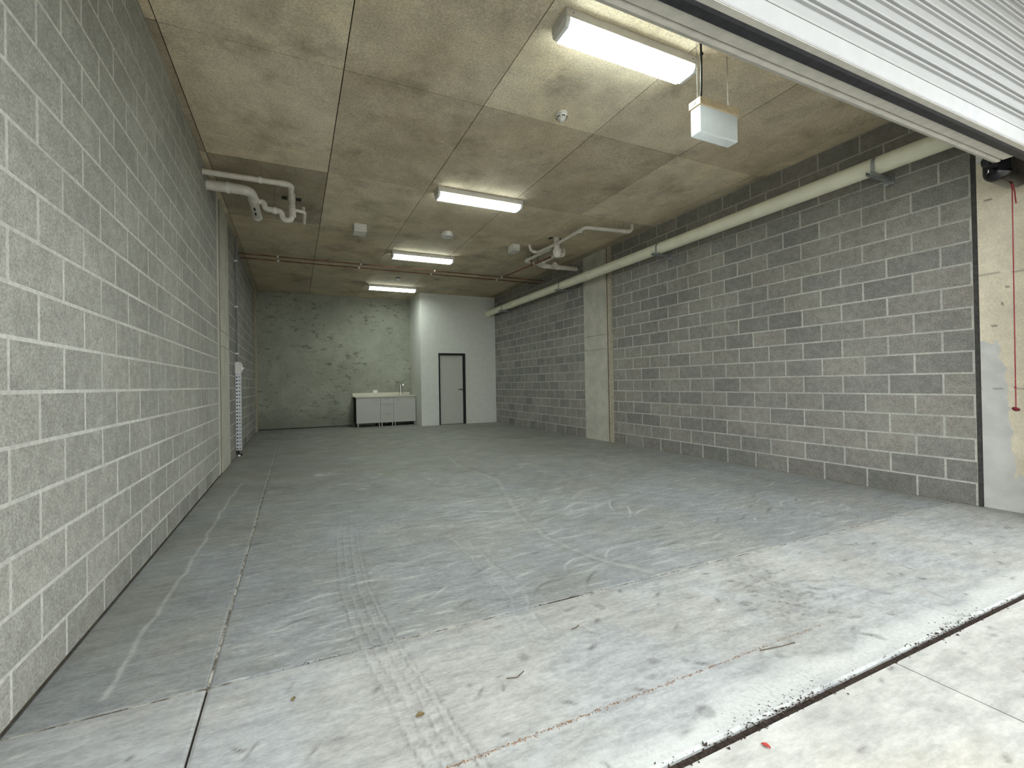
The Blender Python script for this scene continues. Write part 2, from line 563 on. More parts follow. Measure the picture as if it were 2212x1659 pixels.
slab_x('trim_8', XL, 1, 12.25, 12.40, 0, H, 'dark_gap', -0.02, 'dark gap in the back left corner')
slab_x('trim_9', XL, 1, 12.40, YB, 0, H, 'sealant', 0.015, 'tan strip in the back left corner')

struct(MB().box((XL+0.02, YB-0.006, 0), (KX0-0.03, YB, 0.034)).build('shadow_strip_back', 'dark_gap'), 'dark strip painted as the shadow line along the foot of the back wall')  # flat dark strip painting in the shadow line at the wall foot
struct(MB().box((XL-0.01, 0.95, 0), (XL+0.005, 6.70, 0.010)).build('foot_joint_left', 'recess'), 'dark joint along the foot of the left wall')  # thin dark strip drawing the line between wall and floor

# right pier beside the door: beige concrete with a grey render patch
PIER = [(1.80, 1.47), (1.766, 1.47), (1.716, 1.486), (1.657, 1.48), (1.652, 1.329), (1.627, 1.267), (1.611, 1.105), (1.611, 0.824),
        (1.585, 0.685), (1.605, 0.563), (1.575, 0.487), (1.583, 0.315), (1.536, 0.30), (1.2, 0.29), (0.9, 0.30), (0.9, -0.1), (1.80, -0.1)]


def inside(px, py, poly):
    r = False
    j = len(poly)-1
    for i in range(len(poly)):
        xi, yi = poly[i]
        xj, yj = poly[j]
        if (yi > py) != (yj > py) and px < (xj-xi)*(py-yi)/(yj-yi)+xi:
            r = not r
        j = i
    return r


def set_marks(me, cols):
    a = me.attributes.new('marks', 'FLOAT_COLOR', 'POINT')
    a.data.foreach_set('color', np.asarray(cols, dtype=np.float32).ravel())


ys = np.linspace(1.36, 1.765, 34)
zs = np.linspace(0, H, 256)
v = [(XR, y, z) for z in zs for y in ys]
f = [(i*34+j, i*34+j+1, (i+1)*34+j+1, (i+1)*34+j) for i in range(255) for j in range(33)]
spots = [(1.70, 2.75, 0.022), (1.68, 1.62, 0.02), (1.60, 1.95, 0.012), (1.70, 1.05, 0.0), (1.63, 1.81, 0.014)]
cols = []
for (x, y, z) in v:
    w = 0.018*math.sin(37*z)+0.012*math.sin(91*z+2)
    g = 1.0 if inside(y+w*0.35, z+0.02*math.sin(60*y), PIER) else 0.0
    d = 0.0
    for (sy, sz, sr) in spots:
        if sr and (y-sy)**2+((z-sz)*1.6)**2 < sr*sr:
            d = 0.8
    if abs(z-(2.085+(1.7-y)*-0.05)) < 0.006 or (abs(z-1.07) < 0.006 and math.sin(50*y) > 0):
        d = max(d, 0.5)
    cols.append((g, d, 0, 1))
mb = MB().add(v, f)
me = bpy.data.meshes.new('wall_right_pier')
me.from_pydata(mb.v, [], mb.f)
set_marks(me, cols)
me.materials.append(MT['pier'])
pier_face = bpy.data.objects.new('pier_face', me)
C.objects.link(pier_face)
pier = struct(MB().box((XR+0.001, 1.0, 0), (XR+0.26, 1.765, H)).build('wall_right_pier', 'pier'), 'beige concrete pier with a grey render patch beside the roller door')
pier_face.parent = pier
slab_x('trim_10', XR, -1, 1.765, 1.80, 0, H, 'dark_gap', -0.006, 'dark rubber joint between pier and block wall')
m = MB().cbox((XR-0.03, 1.67, 3.10), (XR+0.001, 1.755, 3.19), 0.004)
tag(m.build('junction_box', 'white_plastic'), 'small white box on the pier under the roller door rail', 'junction box')
struct(MB().box((5.45, 0.95, 0), (XR+0.26, 1.30, H)).build('wall_front_right', 'pier'), 'concrete return wall at the right jamb')

# back wall and white partition
struct(MB().box((XL-0.24, YB, 0), (XR+0.24, YB+0.24, H)).build('wall_back', 'back'), 'greenish stained concrete back wall')
DX0, DX1, DZ = 3.885, 4.722, 2.10
m = MB()
m.box((XW, YW, 0), (DX0, YW+0.10, H)).box((DX1, YW, 0), (XR+0.012, YW+0.10, H)).box((DX0, YW, DZ), (DX1, YW+0.10, H))
m.box((XW, YW+0.10, 0), (XW+0.09, YB, H))
struct(m.build('wall_partition', 'white_wall'), 'white painted partition with a door at the back right')
d = thing('door_1', 'grey door in a black frame in the white partition', 'door', (DX0, YW, 0))
del d['category']
d['kind'] = 'structure'
MB().box((DX0, YW-0.015, 0), (DX0+0.042, YW+0.11, DZ)).box((DX1-0.072, YW-0.015, 0), (DX1, YW+0.11, DZ)).box((DX0+0.042, YW-0.015, DZ-0.062), (DX1-0.072, YW+0.11, DZ)).build('door_frame', 'black', d)
lf = MB().cbox((DX0+0.047, YW+0.012, 0.022), (DX1-0.077, YW+0.052, DZ-0.067), 0.003).build('door_leaf', 'door_leaf', d)
m = MB().tube([(4.600, YW+0.014, 1.03), (4.600, YW-0.006, 1.03)], 0.026, 16)
m.tube(fillet([(4.600, YW-0.004, 1.03), (4.600, YW-0.045, 1.03), (4.475, YW-0.045, 1.03)], 0.02), 0.010, 10)
m.build('door_handle', 'handle', lf, True)
MB().box((DX0+0.042, YW+0.0, 0), (DX1-0.072, YW+0.10, 0.012)).build('door_sill', 'foam', d)

# ------------------------------------------------------------------ ceiling
ceil = struct(MB().box((XL-0.24, 0.4, H+0.012), (XR+0.26, YB+0.24, H+0.30)).build('ceiling', 'recess'), 'board marked concrete soffit with a grid of panel joints')
gx = [XL+0.065, 0.414, 1.695, 2.98, 4.21, 5.54]
gy = [0.4, 1.80, 3.635, 5.47, 7.29, 9.12, 10.95, YB]
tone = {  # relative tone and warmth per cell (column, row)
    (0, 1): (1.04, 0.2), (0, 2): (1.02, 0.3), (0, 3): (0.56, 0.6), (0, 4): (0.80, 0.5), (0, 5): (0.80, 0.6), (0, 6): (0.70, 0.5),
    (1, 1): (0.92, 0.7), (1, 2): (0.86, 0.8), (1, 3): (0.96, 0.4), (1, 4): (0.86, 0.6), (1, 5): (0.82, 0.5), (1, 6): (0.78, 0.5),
    (2, 1): (1.10, 0.2), (2, 2): (0.86, 0.8), (2, 3): (0.84, 0.5), (2, 4): (0.86, 0.3), (2, 5): (0.84, 0.4), (2, 6): (0.84, 0.4),  # first entry is lighter to paint in the glow of the front batten
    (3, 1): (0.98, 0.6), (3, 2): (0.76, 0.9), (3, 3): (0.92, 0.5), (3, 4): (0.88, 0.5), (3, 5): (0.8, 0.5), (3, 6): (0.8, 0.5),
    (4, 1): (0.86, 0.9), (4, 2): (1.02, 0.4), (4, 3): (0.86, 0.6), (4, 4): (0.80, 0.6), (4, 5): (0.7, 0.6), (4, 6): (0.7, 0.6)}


def ceil_panel(x0, x1, y0, y1, t, w, drop=0.0):
    g = 0.0045
    o = MB().box((x0+g, y0+g, H+drop), (x1-g, y1-g, H+0.02)).build('panel', 'panel', ceil)
    a, b = (0.745, 0.672, 0.512), (0.70, 0.602, 0.45)
    o.color = tuple(t*(a[i]*(1-w)+b[i]*w) for i in range(3)) + (1,)
    return o


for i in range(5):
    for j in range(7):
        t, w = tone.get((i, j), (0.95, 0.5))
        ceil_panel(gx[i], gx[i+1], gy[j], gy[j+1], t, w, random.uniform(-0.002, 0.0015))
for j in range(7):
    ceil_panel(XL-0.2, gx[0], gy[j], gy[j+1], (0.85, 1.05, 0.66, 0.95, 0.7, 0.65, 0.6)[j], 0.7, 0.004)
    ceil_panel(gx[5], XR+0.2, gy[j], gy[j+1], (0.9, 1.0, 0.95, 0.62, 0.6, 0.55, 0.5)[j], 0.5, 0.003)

# ------------------------------------------------------------------ floor slabs with stain map
def seg_dist(x, y, poly):
    d = np.full(x.shape, 9.0)
    for (ax, ay), (bx, by) in zip(poly[:-1], poly[1:]):
        vx, vy = bx-ax, by-ay
        t = np.clip(((x-ax)*vx+(y-ay)*vy)/(vx*vx+vy*vy+1e-9), 0, 1)
        d = np.minimum(d, np.hypot(x-ax-t*vx, y-ay-t*vy))
    return d


def wob(x, y, s, p):
    return (np.sin(x*s*1.0+p)+np.sin(y*s*1.3+p*2.1)+np.sin((x+y)*s*2.3+p*0.7)*0.6+np.sin((x-y)*s*4.1+p*1.9)*0.35)/2.95


CRACK = [[(2.16, 5.8), (2.27, 5.27), (2.28, 4.6), (2.02, 3.92), (1.83, 3.26), (1.77, 2.79), (1.83, 2.42), (1.93, 2.17), (2.08, 1.94)],
         [(1.89, 3.35), (1.45, 3.30), (1.13, 3.33), (0.52, 3.49)],
         [(1.89, 3.35), (2.18, 3.28), (2.97, 2.86), (3.7, 2.6)],
         [(-0.52, 4.14), (-0.32, 4.14), (0.57, 4.16), (1.18, 4.19)],
         [(-0.29, 5.26), (0.73, 5.24), (2.16, 5.51)],
         [(-0.72, 3.51), (-0.38, 3.47)], [(0.1, 2.75), (0.5, 2.72), (0.9, 2.83)], [(2.2, 5.8), (2.3, 6.5)], [(2.4, 4.9), (3.4, 5.6)]]
WET = [[(1.14, 3.03), (1.15, 2.78), (1.14, 2.46), (1.16, 2.23), (1.13, 2.08), (1.07, 1.90), (1.045, 1.73)]]
TYRE = [(0.48, 4.21), (0.38, 3.55), (0.34, 3.07), (0.31, 2.56), (0.33, 2.14), (0.36, 1.85), (0.40, 1.60), (0.42, 1.38), (0.45, 1.24), (0.48, 1.0)]
DUST = [(-0.62, 5.9), (-0.65, 5.22), (-0.66, 4.44), (-0.66, 3.62), (-0.67, 3.01), (-0.69, 2.64), (-0.69, 2.25), (-0.69, 2.05)]
SPOTS = [(1.39, 1.37, .03), (1.35, 1.09, .035), (1.48, 1.81, .03), (2.78, 1.69, .02), (2.6, 1.55, .02), (0.9, 1.62, .03), (2.05, 1.22, .02), (1.9, 1.18, .02),
         (2.9, 1.5, .015), (3.3, 1.4, .015), (3.1, 1.62, .012), (0.62, 1.55, .02), (0.1, 1.3, .02), (2.45, 1.08, .02), (1.0, 1.15, .012), (3.6, 2.1, .02), (2.7, 1.9, .02)]


SCUFFS = []
for _ in range(420):      # pale and dark drag marks over the slab
    SCUFFS.append((random.uniform(-0.3, 5.6), 2.0+random.random()**1.4*4.5, random.uniform(0.04, 0.22), random.gauss(0.08, 0.22), random.gauss(0, 1.2), random.uniform(0.006, 0.012), random.uniform(0.25, 0.75), random.random() < 0.70))
for _ in range(60):       # scuffs fanning out from the main crack
    t_ = random.random()
    SCUFFS.append((1.2+1.9*t_, 3.0+random.random()*1.0, random.uniform(0.10, 0.35), random.gauss(0.35 if t_ > 0.4 else -0.2, 0.25), random.gauss(0, 0.8), random.uniform(0.007, 0.014), random.uniform(0.3, 0.7), True))
for _ in range(150):      # specks and short scratches on the front apron
    SCUFFS.append((random.uniform(-0.9, 5.6), random.uniform(1.0, 1.94), random.uniform(0.016, 0.06), random.gauss(0, 0.6), 0, random.uniform(0.006, 0.010), random.uniform(0.4, 0.9), random.random() < 0.2))
for _ in range(70):       # tyre soot
    SCUFFS.append((random.gauss(2.45, 0.16), random.gauss(1.55, 0.17), random.uniform(0.02, 0.07), random.gauss(-0.2, 0.3), 0, random.uniform(0.006, 0.011), random.uniform(0.4, 0.9), False))
for _ in range(60):       # specks on the driveway
    SCUFFS.append((random.uniform(0.5, 5.0), random.uniform(0.3, 0.95), random.uniform(0.012, 0.05), random.gauss(0, 0.5), 0, random.uniform(0.006, 0.011), random.uniform(0.35, 0.8), False))
SCUFFS.append((3.0, 0.85, 0.5, 1.57, 0, 0.004, 0.35, False))


def marks(x, y):
    lite = np.zeros(x.shape)
    dark = np.zeros(x.shape)
    och = np.zeros(x.shape)
    wx, wy = x+0.022*wob(x, y, 17, 1)+0.010*wob(x, y, 61, 2), y+0.022*wob(x, y, 15, 3)+0.010*wob(x, y, 57, 5)
    for i, p in enumerate(CRACK):
        d = seg_dist(wx, wy, p)
        wdt = (0.018, 0.011, 0.010, 0.009, 0.009, 0.008, 0.010, 0.014, 0.014)[i]*(1+0.5*wob(x, y, 8, i+2))
        lite = np.maximum(lite, 0.42*np.exp(-(d/wdt)**2)*(0.65+0.35*wob(x, y, 23, i)))
        if i == 0:
            dark = np.maximum(dark, 0.16*np.exp(-((d-0.045)/0.02)**2)*np.clip(wob(x, y, 9, 3)+0.5, 0, 1))
            och = np.maximum(och, 0.16*np.exp(-(d/0.09)**2))
    for p in WET:
        d = seg_dist(wx, wy, p)
        lite = np.maximum(lite, 0.40*np.exp(-((d-0.045)/0.008)**2)*(0.6+0.4*wob(x, y, 31, 4)))
        dark = np.maximum(dark, 0.12*np.exp(-((d-0.06)/0.012)**2))
    # fan of scuffs round the middle of the crack
    r = np.hypot((x-2.0)/0.9, (y-3.35)/0.45)
    och = np.maximum(och, 0.28*np.exp(-r**2)*(0.5+0.5*wob(x*0.4, y*2.2, 14, 2)))
    lite = np.maximum(lite, 0.32*np.exp(-r**2)*np.clip(wob(x*0.5+y, y*2.0, 26, 5)-0.25, 0, 1)*1.6)
    # tyre tracks: four dusty ribs with cross bars
    P = np.array(TYRE)
    tx = np.interp(y, P[::-1, 1], P[::-1, 0])
    s = x-tx+0.004*wob(x, y, 40, 2)
    on = (y < 4.1) & (y > 0.98)
    fade = np.clip((4.1-y)/1.2, 0, 1)*(0.55+0.45*np.clip(wob(x*0.7, y, 5, 6)+0.5, 0, 1))
    rib = sum(np.exp(-((s-o)/0.006)**2) for o in (-0.075, -0.028, 0.022, 0.070))
    lite = np.where(on, np.maximum(lite, 0.24*rib*fade), lite)
    edge = sum(np.exp(-((s-o)/0.005)**2) for o in (-0.088, -0.040, 0.010, 0.058, 0.085))
    bars = (np.abs(s) < 0.10)*np.exp(-((((y-0.6*np.abs(s)) % 0.045)-0.022)/0.006)**2)*(wob(x, y, 60, 1) > 0)
    dark = np.where(on, np.maximum(dark, fade*(0.34*edge+0.30*bars)), dark)
    # dusty line along the left side and ochre dirt against it
    d = seg_dist(x+0.02*wob(x, y, 9, 2), y, DUST)
    lite = np.maximum(lite, 0.85*np.exp(-(d/0.0095)**2)*(0.75+0.25*wob(x, y, 30, 7)))
    och = np.maximum(och, 0.50*np.clip((-0.64-x)/0.06, 0, 1)*np.clip((y-1.9)/1.0, 0, 1)*(0.6+0.4*wob(x, y, 4, 3)))
    dark = np.maximum(dark, 0.30*np.clip((-0.80-x)/0.12, 0, 1)*np.clip(wob(x, y, 6, 1)+0.4, 0, 1))
    # ochre dirt film that also paints light falloff towards the back; darker blotches
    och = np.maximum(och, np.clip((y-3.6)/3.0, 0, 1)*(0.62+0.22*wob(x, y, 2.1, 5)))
    och = np.maximum(och, 0.8*np.clip((x-5.60)/0.12, 0, 1))
    lite = np.maximum(lite, 0.35*np.clip((x-5.64)/0.08, 0, 1))
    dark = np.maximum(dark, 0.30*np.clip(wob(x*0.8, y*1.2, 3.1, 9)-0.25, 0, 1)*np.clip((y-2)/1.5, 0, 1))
    # dark splotches, pale patch
    dd = seg_dist(wx, wy, [(2.24, 5.5), (2.34, 5.15), (2.42, 4.83)])
    dark = np.maximum(dark, 0.6*np.exp(-(dd/0.07)**2)*np.clip(wob(x, y, 22, 8)+0.5, 0, 1))
    dd = np.hypot((wx-0.35)/0.14, (wy-6.05)/0.16)
    lite = np.maximum(lite, 0.75*np.exp(-dd**4)*np.clip(wob(x, y, 15, 5)+0.6, 0, 1))
    # tyre soot in front of the opening
    dd = seg_dist(wx, wy, [(2.66, 1.86), (2.55, 1.72), (2.44, 1.50), (2.22, 1.34)])
    dark = np.maximum(dark, 0.62*np.exp(-(dd/0.12)**2)*np.clip(wob(x*1.2+y, y*0.8-x, 55, 4)*1.4-0.05, 0, 1))
    dark = np.maximum(dark, 0.22*np.exp(-(dd/0.14)**2))
    for (sx, sy, sr) in SPOTS:
        dd = np.hypot(x-sx, y-sy)+0.012*wob(x, y, 50, sx)
        dark = np.maximum(dark, 0.42*np.clip((sr-dd)/0.01, 0, 1))
    # random flecks and short curved scuffs
    gx_, gy_ = x[0, :], y[:, 0]
    for (px, py, ln, ang, cv, wd, amp, kind) in SCUFFS:
        i0, i1 = np.searchsorted(gx_, (px-ln, px+ln))
        j0, j1 = np.searchsorted(gy_, (py-ln, py+ln))
        if i1-i0 < 1 or j1-j0 < 1:
            continue
        xx, yy = x[j0:j1, i0:i1]-px, y[j0:j1, i0:i1]-py
        u, w = xx*math.cos(ang)+yy*math.sin(ang), -xx*math.sin(ang)+yy*math.cos(ang)
        w = w-cv*u*u
        g = amp*np.exp(-(w/wd)**2)*np.clip(1.2-np.abs(u)/(ln*0.8), 0, 1)
        tgt = lite if kind else dark
        tgt[j0:j1, i0:i1] = np.maximum(tgt[j0:j1, i0:i1], g)
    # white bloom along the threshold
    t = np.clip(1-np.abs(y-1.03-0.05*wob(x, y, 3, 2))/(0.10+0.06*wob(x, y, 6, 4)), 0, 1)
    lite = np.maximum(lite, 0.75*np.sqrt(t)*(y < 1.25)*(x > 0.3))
    # grimy edge along the slab joint
    t = np.exp(-((y-1.93)/0.02)**2)*np.clip(wob(x, y, 3.3, 6)+0.25, 0, 1)
    dark = np.maximum(dark, 0.35*t)
    return np.clip(lite, 0, 1), np.clip(dark, 0, 1), np.clip(och, 0, 1)


def grid_slab(name, x0, x1, y0, y1, z, mat, parent, step=0.0105, far=4.8, edge=0.005):
    """slab with a chamfered, slightly chipped edge and a stain map"""
    nx = max(2, int((x1-x0)/step)+1)
    xs = np.linspace(x0, x1, nx)
    yl = [y0]
    while yl[-1] < y1:
        yl.append(yl[-1] + (step if yl[-1] < 2.8 else step*1.7 if yl[-1] < far else step*4))
    yl[-1] = y1
    ys_ = np.array(yl)
    X, Y = np.meshgrid(xs, ys_)
    e = np.minimum(np.minimum(X-x0, x1-X), np.minimum(Y-y0, y1-Y))
    Z = np.where(e < 0.001, z-edge, z)
    ny = len(ys_)
    vv = np.stack([X, Y, Z], -1).reshape(-1, 3)
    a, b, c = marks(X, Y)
    cc = np.stack([a, b, c, np.ones_like(a)], -1).reshape(-1, 4)
    i = np.arange((ny-1)*nx).reshape(ny-1, nx)[:, :-1].ravel()
    ff = np.stack([i, i+1, i+nx+1, i+nx], -1)
    # skirt
    n0 = len(vv)
    border = list(range(0, nx)) + [k*nx+nx-1 for k in range(1, ny)] + [(ny-1)*nx+k for k in range(nx-2, -1, -1)] + [k*nx for k in range(ny-2, 0, -1)]
    sk = vv[border].copy()
    sk[:, 2] = z-0.05
    vv = np.concatenate([vv, sk])
    cc = np.concatenate([cc, cc[border]])
    nb = len(border)
    fs = [(border[k], n0+k, n0+(k+1) % nb, border[(k+1) % nb]) for k in range(nb)]
    me = bpy.data.meshes.new(name)
    me.from_pydata(vv.tolist(), [], ff.tolist()+fs)
    set_marks(me, cc)
    me.materials.append(MT[mat])
    o = bpy.data.objects.new(name, me)
    C.objects.link(o)
    o.parent = parent
    return o


floor = struct(MB().box((XL-0.24, 0.955, -0.20), (XR+0.26, YB+0.24, -0.014)).build('floor', 'joint'), 'worn grey concrete floor slabs with dusty tyre tracks')
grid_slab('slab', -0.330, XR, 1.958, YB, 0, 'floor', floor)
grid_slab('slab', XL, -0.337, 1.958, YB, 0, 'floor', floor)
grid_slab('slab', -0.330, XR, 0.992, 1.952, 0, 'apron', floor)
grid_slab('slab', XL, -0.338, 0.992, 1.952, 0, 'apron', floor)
MB().box((-0.3375, 1.952, -0.04), (-0.3295, YB, -0.0022)).build('joint_filler', 'dust', floor)
for xa, xb, mt in ((XL, -0.34, 'dust'), (-0.34, -0.20, 'dust'), (0.42, 0.95, 'dust'), (1.25, 1.45, 'joint'), (1.48, 1.62, 'dust'), (1.75, 1.84, 'dust'), (2.05, 5.7, 'dust')):
    MB().box((xa, 1.9515, -0.04), (xb, 1.9585, -0.0018)).build('joint_filler', mt, floor)
drive = struct(MB().box((-9, -14, -0.25), (14, 0.955, -0.02)).build('driveway', 'joint'), 'pale concrete driveway outside the threshold')
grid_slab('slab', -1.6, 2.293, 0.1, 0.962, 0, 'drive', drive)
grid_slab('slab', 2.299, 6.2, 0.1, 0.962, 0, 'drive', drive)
MB().box((-9, -14, -0.05), (14, 0.095, 0.0)).build('slab', 'drive', drive)
MB().box((-9, 0.095, -0.05), (-1.605, 0.955, 0.0)).build('slab', 'drive', drive)
MB().box((6.205, 0.095, -0.05), (14, 0.955, 0.0)).build('slab', 'drive', drive)

# crumbs of dirt in the threshold gap and rusty dirt in the saw cut: uncountable
def crumbs(name, x0, x1, y, wy, n, r0, r1, mat, parent, dens=None):
    m = MB()
    for _ in range(n):
        x = random.uniform(x0, x1)
        if dens and random.random() > dens(x):
            continue
        r = random.uniform(r0, r1)
        yy = y + random.gauss(0, wy)
        a = [Vector((random.uniform(-1, 1), random.uniform(-.7, .7), random.uniform(-.3, .6)))*r for _ in range(4)]
        m.add([(x+q.x, yy+q.y, 0.0005+max(0, q.z)) for q in a], [(0, 1, 2), (0, 1, 3), (1, 2, 3), (0, 2, 3)])
    o = m.build(name, mat, parent)
    o['kind'] = 'stuff'
    return o


crumbs('dirt', 0.6, 5.2, 0.978, 0.011, 1900, 0.003, 0.011, 'joint', floor, lambda x: 0.6+0.4*math.sin(5*x))
crumbs('dirt', 0.6, 3.2, 1.010, 0.018, 500, 0.002, 0.006, 'joint', floor, lambda x: max(0, math.sin(4.3*x+1)))
crumbs('rust_dirt', 0.3, 2.35, 1.247, 0.0035, 1600, 0.002, 0.005, 'rust', floor, lambda x: 1.15-0.4*x)
crumbs('joint_dirt', -0.33, 2.2, 1.955, 0.004, 600, 0.002, 0.006, 'joint', floor, lambda x: 0.5+0.5*math.sin(6*x))

# ------------------------------------------------------------------ roller door (raised) and its opener
YD = 1.25
rd = thing('roller_door', 'raised white ribbed roller door hanging over the opening', 'roller door', (2.2, YD, 2.80))
DXA, DXB = XL+0.02, 5.44
PIT = 0.1165
prof = [(0, 0.0), (0, 0.062), (-0.012, 0.065), (-0.016, 0.072), (-0.012, 0.079), (0.004, 0.082), (0.004, 0.088), (-0.018, 0.092), (-0.022, 0.100), (-0.018, 0.108), (0, 0.112), (0, 0.1165)]
z0 = 2.930
sl_me = MB()
n = len(prof)
pv = [(DXA, y, z) for y, z in prof] + [(DXB, y, z) for y, z in prof] + [(DXA, y+0.004, z) for y, z in prof] + [(DXB, y+0.004, z) for y, z in prof]
pf = [(i, i+1, n+i+1, n+i) for i in range(n-1)] + [(2*n+i, 3*n+i, 3*n+i+1, 2*n+i+1) for i in range(n-1)]
pf += [(0, n, 3*n, 2*n), (n-1, 3*n-1, 4*n-1, 2*n-1)]
sl_me.add(pv, pf)
sm = sl_me.mesh('slat')
sm.materials.append(MT['door_slat'])
for k in range(8):
    o = bpy.data.objects.new('slat', sm)
    C.objects.link(o)
    o.parent = rd
    o.matrix_parent_inverse = rd.matrix_world.inverted()
    o.location = (0, YD, z0+k*PIT)
    if z0+(k+1)*PIT > H:
        o.scale = (1, 1, (H-z0-k*PIT)/PIT)
rail = MB().extrude_x([(YD-0.012, 2.80), (YD-0.016, 2.806), (YD-0.012, 2.812), (YD-0.012, 2.903), (YD+0.004, 2.904), (YD+0.004, 2.910), (YD-0.010, 2.911), (YD-0.006, 2.932), (YD+0.02, 2.932), (YD+0.02, 2.80)], DXA, DXB).build('bottom_rail', 'door_white', rd)
MB().extrude_x([(YD+0.020, 2.792), (YD+0.032, 2.788), (YD+0.072, 2.788), (YD+0.075, 2.84), (YD+0.020, 2.84)], DXA, DXB).build('weather_seal', 'rubber', rd)
MB().extrude_x([(YD-0.010, 2.796), (YD+0.0195, 2.796), (YD+0.0195, 2.80), (YD-0.010, 2.80)], DXA, DXB).build('rail_lip', 'rail_grey', rd)
MB().extrude_x([(YD+0.0755, 2.800), (YD+0.133, 2.800), (YD+0.135, 2.818), (YD+0.141, 2.818), (YD+0.143, 2.796), (YD+0.160, 2.793), (YD+0.183, 2.803), (YD+0.183, 2.84), (YD+0.0755, 2.84)], DXA, 4.93).build('stiffener', 'rail_grey', rd)

op = thing('door_opener', 'glossy black door opener under the right end of the roller door', 'door opener', (5.49, 1.51, 2.77))
bm = bmesh.new()
bmesh.ops.create_cube(bm, size=1)
for q in bm.verts:
    q.co = Vector((5.490+q.co.x*0.465, 1.520+q.co.y*0.165, 2.940+q.co.z*0.34))
bmesh.ops.bevel(bm, geom=bm.edges[:], offset=0.075, segments=6, affect='EDGES', profile=0.5)
bm.verts.index_update()
m = MB()
m.add([q.co[:] for q in bm.verts], [[q.index for q in f.verts] for f in bm.faces])
bm.free()
m.build('housing', 'gloss_black', op, True)
m = MB().cbox((5.13, 1.49, 2.864), (5.262, 1.55, 2.906), 0.008)
m.build('bracket', 'black', op)
MB().tube([(5.115, 1.50, 2.88), (5.115, 1.54, 2.88)], 0.030, 14).build('bracket_eye', 'black', op)
CK = 1.0563     # cord hangs just in front of the pier


def ck(x, z):
    return (x*CK, 1.50, 1.186+(z-1.186)*CK)


cd = thing('release_cord', 'red pull cord with a dark red handle hanging beside the pier', 'pull cord', ck(5.19, 0.93))
MB().tube([ck(5.222, 2.70), ck(5.215, 2.4), ck(5.205, 1.9), ck(5.195, 1.4), ck(5.187, 0.93)], 0.0036, 6).build('cord', 'red', cd)
MB().tube(fillet([ck(5.222, 2.665), ck(5.262, 2.645), ck(5.272, 2.59), ck(5.285, 2.54)], 0.03), 0.0042, 6).build('loose_end', 'red', cd)
MB().lathe([(0.003, -0.012), (0.010, -0.008), (0.010, 0.008), (0.003, 0.012)], ck(5.222, 2.672), 8).build('knot', 'red', cd)
MB().lathe([(0.003, -0.010), (0.008, 0), (0.003, 0.010)], ck(5.186, 1.09), 8).build('knot', 'red', cd)
MB().tube([ck(5.145, 0.925), ck(5.155, 0.925), ck(5.187, 0.918), ck(5.22, 0.914), ck(5.232, 0.913)], [0.008, 0.014, 0.017, 0.014, 0.008], 10).build('handle', 'red_handle', cd, True)

# ------------------------------------------------------------------ fluorescent battens
FLX0, FLX1 = 1.80, 3.09


def batten(yc, label):
    t = thing('fluorescent_light', label, 'ceiling light', ((FLX0+FLX1)/2, yc, H), 'fluorescent battens on the soffit')
    tr = MB().cbox((FLX0, yc-0.095, H-0.065), (FLX1, yc+0.095, H), 0.004).build('tray', 'tray', t)
    # lens, with a row of prism teeth along each lower edge
    zb = H-0.118
    hexa = [(-0.084, H-0.064), (-0.084, zb+0.030), (-0.062, zb), (0.062, zb), (0.084, zb+0.030), (0.084, H-0.064)]
    lens = MB().extrude_x([(yc+y, z) for y, z in hexa], FLX0+0.035, FLX1-0.035).build('diffuser', 'tube', t)
    lens.data.materials.append(MT['tube_side'])
    for pl in lens.data.polygons:
        pl.material_index = 0 if pl.normal.z < -0.9 else 1
    for sgn in (-1, 1):
        m = MB()
        for i in range(42):
            x = FLX0+0.040+i*(FLX1-FLX0-0.080)/42
            m.box((x, min(yc+sgn*0.060, yc+sgn*0.082), zb-0.004), (x+0.016, max(yc+sgn*0.060, yc+sgn*0.082), zb+0.010))
        o = m.build('prism_teeth', 'lens_edge', lens)
        o['kind'] = 'stuff'
    for (a, b) in ((FLX0+0.004, FLX0+0.034), (FLX1-0.034, FLX1-0.004)):
        m = MB().add([(x, yc+y, z) for x in (a, b) for (y, z) in ((-0.090, H-0.064), (-0.090, H-0.090), (-0.068, H-0.121), (0.068, H-0.121), (0.090, H-0.090), (0.090, H-0.064))],
                     [(0, 1, 2, 3, 4, 5), (11, 10, 9, 8, 7, 6)] + [(j, (j+1) % 6, (j+1) % 6+6, j+6) for j in range(6)])
        m.build('end_cap', 'clear', t)
    for sx in (FLX0+0.06, FLX1-0.06):
        MB().tube([(sx, yc-0.0945, H-0.03), (sx, yc-0.098, H-0.03)], 0.006, 8).build('screw', 'galv', t)
    return t


batten(2.545, 'lit fluorescent batten closest to the roller door')
batten(5.42, 'second lit fluorescent batten in from the roller door')
batten(8.29, 'third lit fluorescent batten, just before the copper pipes')
batten(11.19, 'farthest lit fluorescent batten, in front of the kitchenette')

# ------------------------------------------------------------------ hanging exit sign
ex = thing('hanging_sign', 'white frosted hanging sign box with a pale timber top', 'hanging sign', (3.12, 2.345, 3.10))
MB().cbox((2.913, 2.300, 3.098), (3.335, 2.392, 3.312), 0.010).build('sign_body', 'frosted', ex)
tb = MB().cbox((2.905, 2.294, 3.312), (3.342, 2.398, 3.368), 0.003).build('timber_top', 'timber', ex)
MB().tube([(2.9055, 2.346, 3.342), (2.902, 2.346, 3.342)], 0.010, 12).build('screw', 'handle', tb)
MB().tube(fillet([(2.955, 2.33, 3.368), (2.962, 2.33, 3.45), (2.976, 2.335, 3.62), (2.968, 2.33, H)], 0.06), 0.0075, 8).build('cable', 'black_cord', ex)
MB().lathe([(0.004, -0.012), (0.013, -0.006), (0.013, 0.006), (0.004, 0.012)], (2.978, 2.333, 3.74), 8).build('cable_clip', 'black_cord', ex)
